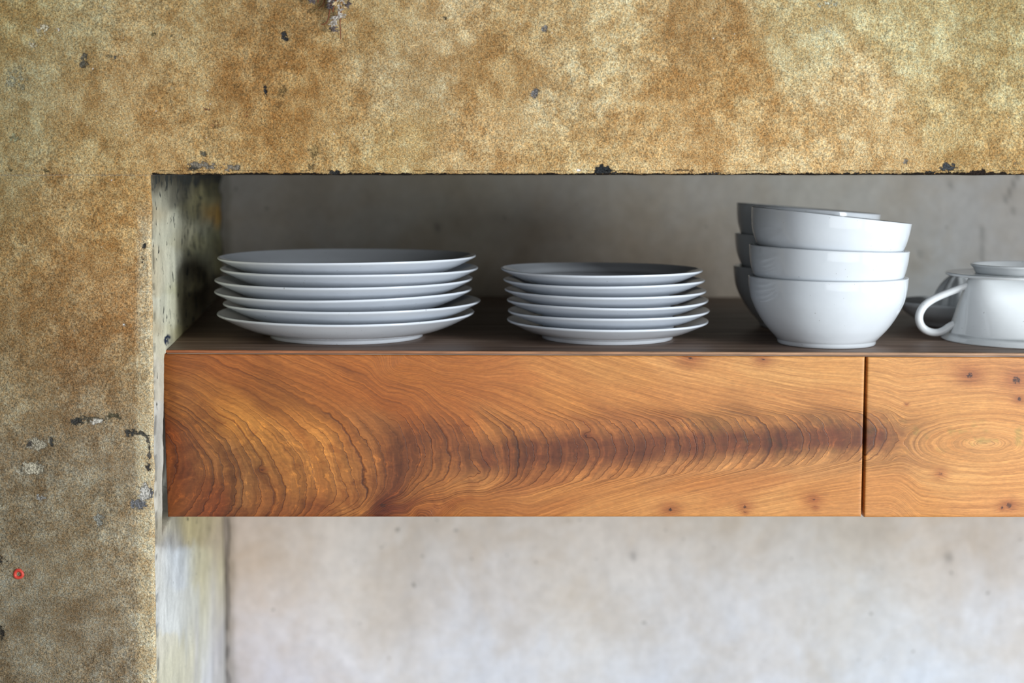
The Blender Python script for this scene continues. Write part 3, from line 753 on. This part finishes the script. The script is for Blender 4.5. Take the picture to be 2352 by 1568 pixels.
def drawer(corners):
    (tl, tr, br, bl) = [np.array(c, float) for c in corners]
    b = 2.8
    def axis(L, st):
        core = np.concatenate([[0, 0, .25 * b, b], np.arange(b + st, L - b - st * .5, st), [L - b, L - .25 * b, L, L]])
        dep = np.zeros(len(core)); dep[[0, -1]] = 0.020; dep[[1, -2]] = b * 0.00041; dep[[2, -3]] = .25 * b * 0.00041
        return core / L, dep
    Lx = tr[0] - tl[0]
    us, du = axis(Lx, 4.0)
    if Lx > 1700: raise ValueError
    vs, dv = axis(370.0, 4.0)
    UU, VV = np.meshgrid(us, vs)
    px = (1 - VV) * ((1 - UU) * tl[0] + UU * tr[0]) + VV * ((1 - UU) * bl[0] + UU * br[0])
    py = (1 - VV) * ((1 - UU) * tl[1] + UU * tr[1]) + VV * ((1 - UU) * bl[1] + UU * br[1])
    dep = np.maximum(dv[:, None], du[None])
    P = U(px, py, YS)
    P[..., 1] = YS + dep
    x = px; y = py
    R = ringfield(x, y)
    d = y - np.interp(x, [1000, 1240, 1600, 2000, 2400], [1055, 1040, 1022, 1003, 1010])
    hw = np.interp(x, [1000, 1240, 1600, 2000], [80, 72, 62, 55]); ad = abs(d); e = np.maximum(ad - hw, 0)
    kt = np.interp(x, [1000, 1200, 1500, 2000], [1.3, 1.76, 2.8, 4.1]); kb = np.interp(x, [1000, 1200, 1500, 2000], [2.2, 3.1, 4.9, 6.0])
    kk = np.where(d < 0, kt, kb)
    G = x + 38 * (np.minimum(ad, hw) / hw) ** 2 + (e * kk + (1.0 - np.exp(-e / 12)) * 8) * (1 + e * .004 * (1 - sstep(1800, 2050, x)))
    kx = sstep(1040, 1240, x)
    R = R * (1 - kx) + G * kx
    # the rings close into a long oval on the second front
    ovl = 1805 + 4.1 * np.sqrt(((x - 2262) / 3.0) ** 2 + (y - 1018) ** 2 + 9) + 30 * (fbm(x / 120, y / 60, 5) - .5)
    k = sstep(2030, 2120, x)
    R = R * (1 - k) + ovl * k
    kn = np.zeros(x.shape); halo = np.zeros(x.shape)
    for (a, c, rx, ry, rh) in KNOTS:
        e = np.hypot((x - a) / rx, (y - c) / ry); kn = np.maximum(kn, 1 - sstep(0.3, 1.2, e))
        h = np.exp(-(((x - a) / (rh * 1.4)) ** 2 + ((y - c) / rh) ** 2)); halo = np.maximum(halo, h); R = R + 26 * h
    # colour follows the rings: nearness is measured across them more strictly than along them
    xw = x + 22 * (fbm(x / 34, y / 34, 1) - .5); yw = y + 22 * (fbm(x / 34 + 3, y / 34, 6) - .5)
    num = np.zeros(x.shape + (3,)); den = np.zeros(x.shape)
    Rw = R + 22 * (fbm(x / 30, y / 18, 3, 4) - .5)
    for (a, b2, cc) in WOOD:
        if a > 1060 and 985 < b2 < 1066 and a < 2070 and cc[0] < 165: continue
        if not (tl[0] - 300 < a < tr[0] + 300): continue
        ii = np.argmin(abs(x[5, :] - a)); jj = np.argmin(abs(y[:, ii] - b2))
        dR = Rw - R[jj, ii]; dR = dR / (1 + abs(dR) / 70)
        q2 = ((xw - a) / 42) ** 2 + ((yw - b2) / 36) ** 2 + (dR / 20) ** 2
        wg = np.exp(-q2 / 2) + 2e-3 / (1 + q2) ** 2
        num += wg[..., None] * lin(cc); den += wg
    c = num / den[..., None]
    # dark heart of the figure
    h1 = np.where(d < 0, 0.80, 1.0) * hw
    dm = (1 - sstep(0.15, 1.0, abs(d + 3 + 12 * (fbm(x / 40, y / 30, 2) - .5)) / h1)) * sstep(1000, 1120, x) * (1 - sstep(2010, 2095, x))
    dm = np.clip(dm * (0.85 + .6 * (fbm(x / 26, y / 40, 4, 3) - .3)), 0, 1)
    c = c * (1 - dm[..., None]) + lin((120, 64, 32)) * dm[..., None]
    c = c * (1 - 0.55 * halo[..., None] * np.array([.7, 1, 1.1]))
    # greenish mineral streaks in the dark heart
    gs = sstep(.62, .78, fbm(x / 26, y / 22, 2, 3)) * np.exp(-((y - 1000) / 34) ** 2) * sstep(1500, 1600, x)
    c = c * (1 - gs[..., None] * np.array([.30, .12, .22]))
    yc = np.interp(x, [380, 900, 1150, 1600, 2000, 2400], [1090, 1085, 1040, 1022, 1003, 1010])
    hb = np.interp(x, [380, 900, 1150, 1600, 2000, 2100], [150, 115, 85, 66, 58, 55])
    amp = 1.0 * (1 - sstep(hb, hb + 34, abs(y - yc)))
    amp = np.maximum(amp, 0.42 * (1 - sstep(1000, 1180, x)))
    amp = np.maximum(amp, 0.06)
    amp = amp * (1 - .72 * sstep(2060, 2130, x))
    curl = (1 - sstep(960, 1120, x)) * sstep(-30, 60, y - (840 + (x - 380) * .36 - 0.00022 * (x - 380) ** 2) - 30)
    curl = np.maximum(curl, 0.7 * (1 - sstep(hb * .7, hb + 10, abs(y - yc))) * (x < 2080))
    o = part('drawer', P, gridF(len(vs), len(us)), M_figured, unit, attrs={'ring': R, 'tint': c, 'ring_amp': amp, 'knot': kn, 'curl': curl})
    return o
d1 = drawer([(371.5, 813), (1986.5, 819), (1978, 1186.5), (385, 1187)])
tag(d1, 'left drawer front with a dark rippled figure running through orange wood')
d2 = drawer([(1993, 819.5), (3600, 824), (3592, 1187), (1985, 1187.5)])
tag(d2, 'right drawer front, paler honey wood with small dark knots')

# ------------------------------------------------------------------ settle stacked pieces until they touch
from mathutils.bvhtree import BVHTree
from mathutils import Matrix, Euler
def bvh(o):
    M = Matrix.LocRotScale(o.location, o.rotation_euler, None)
    vs = [M @ v.co for v in o.data.vertices]
    return BVHTree.FromPolygons(vs, [tuple(p.vertices) for p in o.data.polygons])
def settle(o, below, lo=-0.006, hi=0.008):
    z0 = o.location.z
    a, b = lo, hi
    for _ in range(11):
        m = (a + b) / 2
        o.location.z = z0 + m
        if bvh(o).overlap(below): a = m
        else: b = m
    o.location.z = z0 + b + 0.00005
    if DEBUG: print('settle', o.name, round(b * 1000, 2))

# ------------------------------------------------------------------ plates
ITILT = math.atan((zr - zl) / (xr - xl))
def plate_mesh(R, rf, H, s, th=0.0034, seg=160):
    # outer skin up to the rim, then the inner skin back to the floor
    outer = smoothprof([(rf, 0.0045), (rf + (R - rf) * .30, 0.0045 + (H - .0045) * .16), (rf + (R - rf) * .62, 0.0045 + (H - .0045) * .46), (R - .0016, H - 0.0026)], 6)
    rim = [(R - .0004, H - .0018), (R, H - .0008), (R - .0005, H - .0001), (R - .0016, H)]
    inner = smoothprof([(R - .0030, H - 0.0008), (rf + (R - rf) * .60, 0.0045 + (H - .0045) * .48 + th), (rf + (R - rf) * .25, 0.0045 + (H - .0045) * .14 + th * 1.15), (rf * .93, s - .0002), (rf * .6, s - .0003)], 6)
    foot = [(rf - .0085, 0.0030), (rf - .0060, 0.0006), (rf - .0045, 0.0), (rf - .0022, 0.0), (rf - .0010, .0006), (rf - .0008, .0028)]
    prof = foot + outer + rim + inner
    return lathe(prof, seg, lambda th_, r, z: (r, z + (0.00035 * math.cos(2 * th_ + .6) + .00025 * math.cos(3 * th_)) * (max(0, r - rf) / (R - rf)) ** 2))

def stack(kind, cx_list, Yc, base_py, R, rf, H, s, tilts, mat, words, group, rots):
    p0 = onshelf(*base_py)
    V, F = plate_mesh(R, rf, H, s)
    proto = None
    n = len(cx_list)
    for i, cx in enumerate(cx_list):
        X = (cx - 1176) / FPX * Yc * (cph + 0) * 1.0
        yc = Yc
        X = float(U(cx, base_py[1] - 25 * i, yc)[0])
        z = ztop(X) if i == 0 else z + s
        if proto is None:
            o = mesh(kind, V, F, mat); proto = o; o0 = o
        else:
            o = proto.copy(); COL.objects.link(o)
        o.location = (X, yc + ((-1) ** i) * 0.0006, z + 0.00015)
        o.rotation_mode = 'ZYX'
        o.rotation_euler = Euler((0, -math.atan((zr - zl) / (xr - xl)) if i == 0 else math.radians(tilts[i]), rots[i]), 'ZYX')
        if i:
            settle(o, prev, -.003, .004)
            z = o.location.z
        prev = bvh(o)
        tag(o, words[i], 'plate', group)
L_Y = 1.474
ordl = ['bottom plate', 'second plate from the bottom', 'third plate from the bottom', 'third plate from the top', 'second plate from the top', 'topmost plate']
stack('dinner_plate', [797, 811.5, 792, 793, 805, 800], L_Y, (800, 791), 0.1328, 0.0800, 0.0262, 0.01165,
      [0.0, -.12, -.25, -.1, .1, -.12], M_plate,
      ['large pale grey-white dinner plate, %s of the left stack' % a for a in ordl], 'large dinner plates stacked on the left', [0.2, 1.9, 3.3, 0.9, 5.0, 2.6])
S_Y = 1.4677
stack('side_plate', [1394.5, 1397, 1394.5, 1389.5, 1387, 1381], S_Y, (1394, 790), 0.1042, 0.0687, 0.0196, 0.01050,
      [-.1, -.1, 0, .12, .05, .35], M_plate,
      ['smaller pale grey-white side plate, %s of the middle stack' % a for a in ordl], 'smaller side plates stacked in the middle', [0.7, 2.2, 4.1, 1.2, 5.6, 3.0])

# ------------------------------------------------------------------ bowls
def bowl_mesh():
    outer = smoothprof([(.0490, .0048), (.0508, .0064), (.0607, .0176), (.0690, .0304), (.0751, .0434), (.0778, .0560), (.0787, .0664)], 7)
    rim = [(.0789, .0673), (.0785, .0679), (.0772, .0681), (.0750, .0680), (.0738, .0676)]
    inner = smoothprof([(.0732, .0664), (.0727, .0555), (.0704, .0434), (.0645, .0304), (.0560, .0186), (.0400, .0105), (.0180, .0082)], 6)
    foot = [(.0410, .0030), (.0430, .0006), (.0440, 0), (.0474, 0), (.0482, .0007), (.0486, .0020), (.0487, .0034)]
    return lathe(foot + outer + rim + inner, 144)
BV, BF = bowl_mesh()
bproto = None
def bowl(px, Yc, z, tilt, tiltx, label, group, rot=0):
    """z is the height of the foot centre; tilt in degrees, right side down"""
    global bproto
    if bproto is None:
        o = mesh('bowl', BV, BF, M_bowl); bproto = o
    else:
        o = bproto.copy(); COL.objects.link(o)
    X = float(U(px, 650, Yc)[0])
    o.location = (X, Yc, z)
    o.rotation_mode = 'ZYX'
    o.rotation_euler = Euler((math.radians(tiltx), math.radians(tilt), rot), 'ZYX')
    tag(o, label, 'bowl', group)
    return o
def zat(py, Yc): return float(U(1176, py, Yc)[2])
FY, RY = 1.4255, 1.587
def put_bowls(Yc, spec, where, group):
    for i, (px, rimy, tilt, tx, word) in enumerate(spec):
        zr_ = zat(rimy, Yc)
        t = math.radians(tilt)
        X = float(U(px, rimy, Yc)[0])
        if i == 0:
            z = ztop(X) + 0.0002
            pxf = px
        else:
            z = zr_ - 0.068 * math.cos(t)
        # the foot sits back along the tilted axis
        dx = -0.068 * math.sin(t)
        o = bowl(px, Yc, z, tilt, tx, '%s white bowl of the %s' % (word, where), group, rot=i * 1.3)
        o.location.x = X + dx
        if i: settle(o, prev, -.0008, .008)
        prev = bvh(o)
put_bowls(FY, [(1901, 632, 0.25, 0, 'bottom'), (1903.3, 566.5, 2.2, 0, 'middle'), (1908.8, 491.5, 6.3, 0, 'tilted top')], 'front stack on the shelf', 'white bowls in the front stack')
put_bowls(RY, [(1848, 605, 0.2, 0, 'bottom'), (1852, 538, 1.6, 0, 'middle'), (1856, 484, 4.6, 0, 'tilted top')], 'rear stack half hidden behind the other bowls', 'white bowls in the rear stack')

# ------------------------------------------------------------------ coffee dripper, upside down
DYC = 1.461
DX = float(U(2351, 780, DYC)[0]); DZ = ztop(DX) + 0.0002
drip = empty('coffee_dripper', (DX, DYC, DZ))
tag(drip, 'white ceramic coffee dripper standing upside down with a looped handle, at the right edge', 'dripper')
def dripper_body():
    R = 0.0822; a = 0.044; rs = 0.0135; H = 0.0657
    loop = []                                   # (circle angle, slot centre x, slot angle)
    N = 40; Mm = 18
    for k in range(N + 1):
        th = -math.pi / 2 + math.pi * k / N; loop.append((th, a, th))
    for k in range(1, Mm):
        loop.append((math.pi / 2, a - 2 * a * k / Mm, math.pi / 2))
    for k in range(N + 1):
        th = math.pi / 2 + math.pi * k / N; loop.append((th, -a, th))
    for k in range(1, Mm):
        loop.append((-math.pi / 2, -a + 2 * a * k / Mm, -math.pi / 2))
    def ring(t, off, z):
        out = []
        for (th, ax, ta) in loop:
            c = np.array([R * math.cos(th), R * math.sin(th)]); s = np.array([ax + rs * math.cos(ta), rs * math.sin(ta)])
            q = c * (1 - t) + s * t
            # small flare at the drinking edge
            fl = 0.0
            if t < 0.12: fl = -0.003 * (t / 0.12) ** 0.6
            elif t < 0.3: fl = -0.003
            else: fl = -0.003 * max(0, 1 - (t - .3) / .5)
            nrm = np.array([math.cos(th), math.sin(th)])
            q = q + nrm * (fl + off)
            out.append((q[0], q[1], z))
        return out
    V = []; n = len(loop)
    rings = [(0, -.0028, .0004), (0, -.0010, 0), (0, 0, .0010), (0.02, .0004, .0022), (.05, 0, .0042), (.09, 0, .0075)]
    for k in range(2, 21): rings.append((k / 20, 0, H * k / 20))
    for (t, off, z) in rings: V += ring(t, off, z)
    no = len(rings)
    for k in range(20, 0, -2):
        V += ring(k / 20 * .97, -.0036, H * k / 20 - (.003 if k == 20 else 0)); no += 1
    F = [(i * n + j, i * n + (j + 1) % n, (i + 1) * n + (j + 1) % n, (i + 1) * n + j) for i in range(no - 1) for j in range(n)]
    F += [((no - 1) * n + j, (no - 1) * n + (j + 1) % n, (j + 1) % n, j) for j in range(n)]
    return V, F, H
V, F, DH = dripper_body()
mesh('body', V, F, M_white, drip)
V, F = lathe([(.012, DH + .0002), (.060, DH + .0001), (.0770, DH + .0008), (.0788, DH + .0016), (.0792, DH + .0028), (.0786, DH + .0038), (.0765, DH + .0040), (.060, DH + .0036), (.012, DH + .0036)], 128, close=True)
mesh('flange', V, F, M_white, drip)
h0 = DH + .0036
V, F = lathe(smoothprof([(.0490, h0), (.0500, h0 + .0015), (.0515, h0 + .0050), (.0538, h0 + .0072), (.0545, h0 + .0084), (.0538, h0 + .0092), (.0522, h0 + .0092), (.0502, h0 + .0070), (.0482, h0 + .0040), (.0470, h0)], 3), 112, close=True)
mesh('foot_ring', V, F, M_white, drip)
hp = [(2222,655),(2211,659),(2196,665.5),(2178,672),(2158,680),(2140,689),(2124,701),(2114,716),(2111,732),(2116,748),(2127,758),(2141,763),(2156,763),(2170,757),(2180,750),(2192,744)]
P = [tuple(U(a, b, DYC) - np.array([DX, DYC, DZ])) for a, b in hp]
V, F = tube(P, [.0034, .0036, .0038, .0040, .0041, .0041, .0040, .0039, .0038], 16, 5)
mesh('handle', V, F, M_white, drip)

# ------------------------------------------------------------------ citrus juicer behind it
JB = onshelf(2195, 757)
JYC = float(JB[1]) + 0.045
JX = float(U(2200, 740, JYC)[0]); JZ = ztop(JX) + .0002
jui = empty('citrus_juicer', (JX, JYC, JZ))
tag(jui, 'small ribbed white citrus juicer behind the upside-down dripper', 'juicer')
V, F = lathe(smoothprof([(.030, .0), (.040, .0005), (.046, .006), (.058, .014), (.0655, .0225), (.0672, .0262), (.0664, .0276), (.0645, .0266), (.056, .018), (.044, .0105), (.030, .008), (.006, .008)], 6), 96)
mesh('dish', V, F, M_white, jui)
def rib(th, r, z):
    k = 1 + 0.10 * math.cos(10 * th) * min(1, r / .02)
    return r * k, z
V, F = lathe(smoothprof([(.0300, .0070), (.0296, .014), (.0275, .026), (.0235, .038), (.0175, .0485), (.0095, .0565), (.0020, .0600)], 6), 120, rib)
mesh('reamer', V, F, M_white, jui)
tm = None
for k in range(22):
    th = 2 * math.pi * k / 22
    if tm is None:
        V, F = lathe([(.0004, .0078), (.0018, .0095), (.0021, .0140), (.0019, .0180), (.0012, .0198), (.0003, .0204)], 10)
        t = mesh('tooth', V, F, M_white, jui); tm = t
    else:
        t = tm.copy(); COL.objects.link(t); t.parent = jui
    t.location = (.0385 * math.cos(th), .0385 * math.sin(th), 0)

# ------------------------------------------------------------------ wall plug
WP = U(42.5, 1318, YP)
plug = empty('wall_plug', tuple(WP)); tag(plug, 'small red plastic wall plug sunk in the left pier', 'wall plug')
M_red = mat_plain('red_plastic', L3((206, 66, 50)), 0.45)
M_dark = mat_plain('dark_bore', L3((70, 60, 54)), 0.9)
def rot_y(V): return [(x, -z, y) for x, y, z in V]
V, F = lathe([(.0018, -.010), (.0020, .0002), (.0030, .0012), (.0044, .0010), (.0049, .0002), (.0046, -.010)], 28, lambda th, r, z: (r * (1 + .05 * math.cos(3 * th + 1)), z), close=True)
mesh('collar', rot_y(V), F, M_red, plug)
V, F = lathe([(.0002, -.0008), (.0015, -.0010), (.0019, -.0016), (.0019, -.009)], 20)
tag(mesh('bore', rot_y(V), F, M_dark, plug), 'dark screw hole')

# ------------------------------------------------------------------ dried flowers hanging in from above
FYY = YP - 0.006
FB = U(775, -150, FYY)
bun = empty('dried_flower_bunch', tuple(FB))
tag(bun, 'bunch of dried grey-mauve flowers hanging against the lintel at the top', 'dried flowers')
M_st = [mat_plain('straw_stem', L3((140, 96, 46)), .7), mat_plain('olive_stem', L3((96, 74, 30)), .7), mat_plain('russet_stem', L3((112, 58, 26)), .7)]
M_pt = [mat_plain('grey_petal', L3((182, 174, 164)), .8), mat_plain('mauve_petal', L3((92, 82, 80)), .8), mat_plain('straw_petal', L3((206, 178, 132)), .8)]
def w2(px, py, d=0.0): return tuple(U(px, py, FYY + d) - FB)
stems = [([(775,-150),(748,-30),(738,8),(722,24),(712,30)], .00045, 1, 0.003), ([(775,-150),(752,-20),(747,14),(742,30),(741,38)], .0004, 1, .002), ([(775,-150),(764,-20),(757,26),(752,48),(745,55),(738,56)], .0004, 2, 0.0),
         ([(775,-150),(776,-20),(768,6),(764,28)], .0006, 2, 0.0), ([(775,-150),(784,0),(781,45),(782,70),(782,91)], .0004, 2, .001), ([(775,-150),(786,-30),(784,10),(780,22),(773,36)], .0005, 0, -.001),
         ([(775,-150),(742,-20),(731,-2),(730,6)], .0005, 2, .002), ([(775,-150),(800,-30),(802,-4),(799,14)], .0005, 1, .002), ([(775,-150),(752,-40),(744,6),(736,16),(726,20)], .0003, 2, .003)]
for pts, r, m, d in stems:
    V, F = tube([w2(a, b, d) for a, b in pts], [r * 1.5, r * 1.4, r * .9], 6, 5)
    mesh('stem', V, F, M_st[m], bun)
def petals(path, n, spread, ln, mats, seed):
    rr = random.Random(seed)
    V = []; F = []
    for i in range(n):
        f = rr.random() * (len(path) - 1); k = min(int(f), len(path) - 2); q = f - k
        cx = path[k][0] * (1 - q) + path[k + 1][0] * q + rr.uniform(-1, 1) * spread * .4; cy = path[k][1] * (1 - q) + path[k + 1][1] * q
        base = np.array(w2(cx, cy, rr.uniform(-.003, .003)))
        an = rr.uniform(-1.3, 1.3); dv = np.array([math.sin(an), rr.uniform(-.6, .3), -math.cos(an) * .8])
        dv /= np.linalg.norm(dv); l = ln * rr.uniform(.6, 1.2)
        s1 = np.cross(dv, [0, 1, .2]); s1 /= np.linalg.norm(s1); s2 = np.cross(dv, s1)
        wd = l * rr.uniform(.14, .24); o = len(V)
        mid = base + dv * l * .6; tip = base + dv * l
        V += [tuple(base), tuple(mid + s1 * wd), tuple(mid + s2 * wd * .5), tuple(mid - s1 * wd), tuple(mid - s2 * wd * .5), tuple(tip)]
        for a in range(4):
            b = (a + 1) % 4
            F += [(o, o + 1 + a, o + 1 + b), (o + 5, o + 1 + b, o + 1 + a)]
    o = mesh('flower_head', V, F, mats, bun, smooth=False)
    return o
petals([(784,-20),(783,8),(778,28),(776,38)], 70, 9, .0036, M_pt[0], 1)
petals([(778,30),(768,44),(766,56)], 60, 12, .0032, M_pt[0], 2)
petals([(765,60),(768,70)], 34, 14, .0030, M_pt[1], 3)
petals([(762,-14),(759,8),(757,16)], 50, 8, .0036, M_pt[1], 4)
petals([(762,-10),(760,6)], 26, 8, .0034, M_pt[0], 5)
petals([(797,-16),(799,4),(797,14)], 44, 7, .0034, M_pt[1], 6)
petals([(720,-12),(719,-2),(718,4)], 40, 9, .0032, M_pt[1], 7)
petals([(772,0),(784,14),(792,14)], 12, 8, .0048, M_pt[2], 8)
petals([(788,30),(790,38)], 16, 10, .0030, M_pt[0], 9)
petals([(768,66),(770,70)], 5, 5, .0040, M_pt[2], 10)
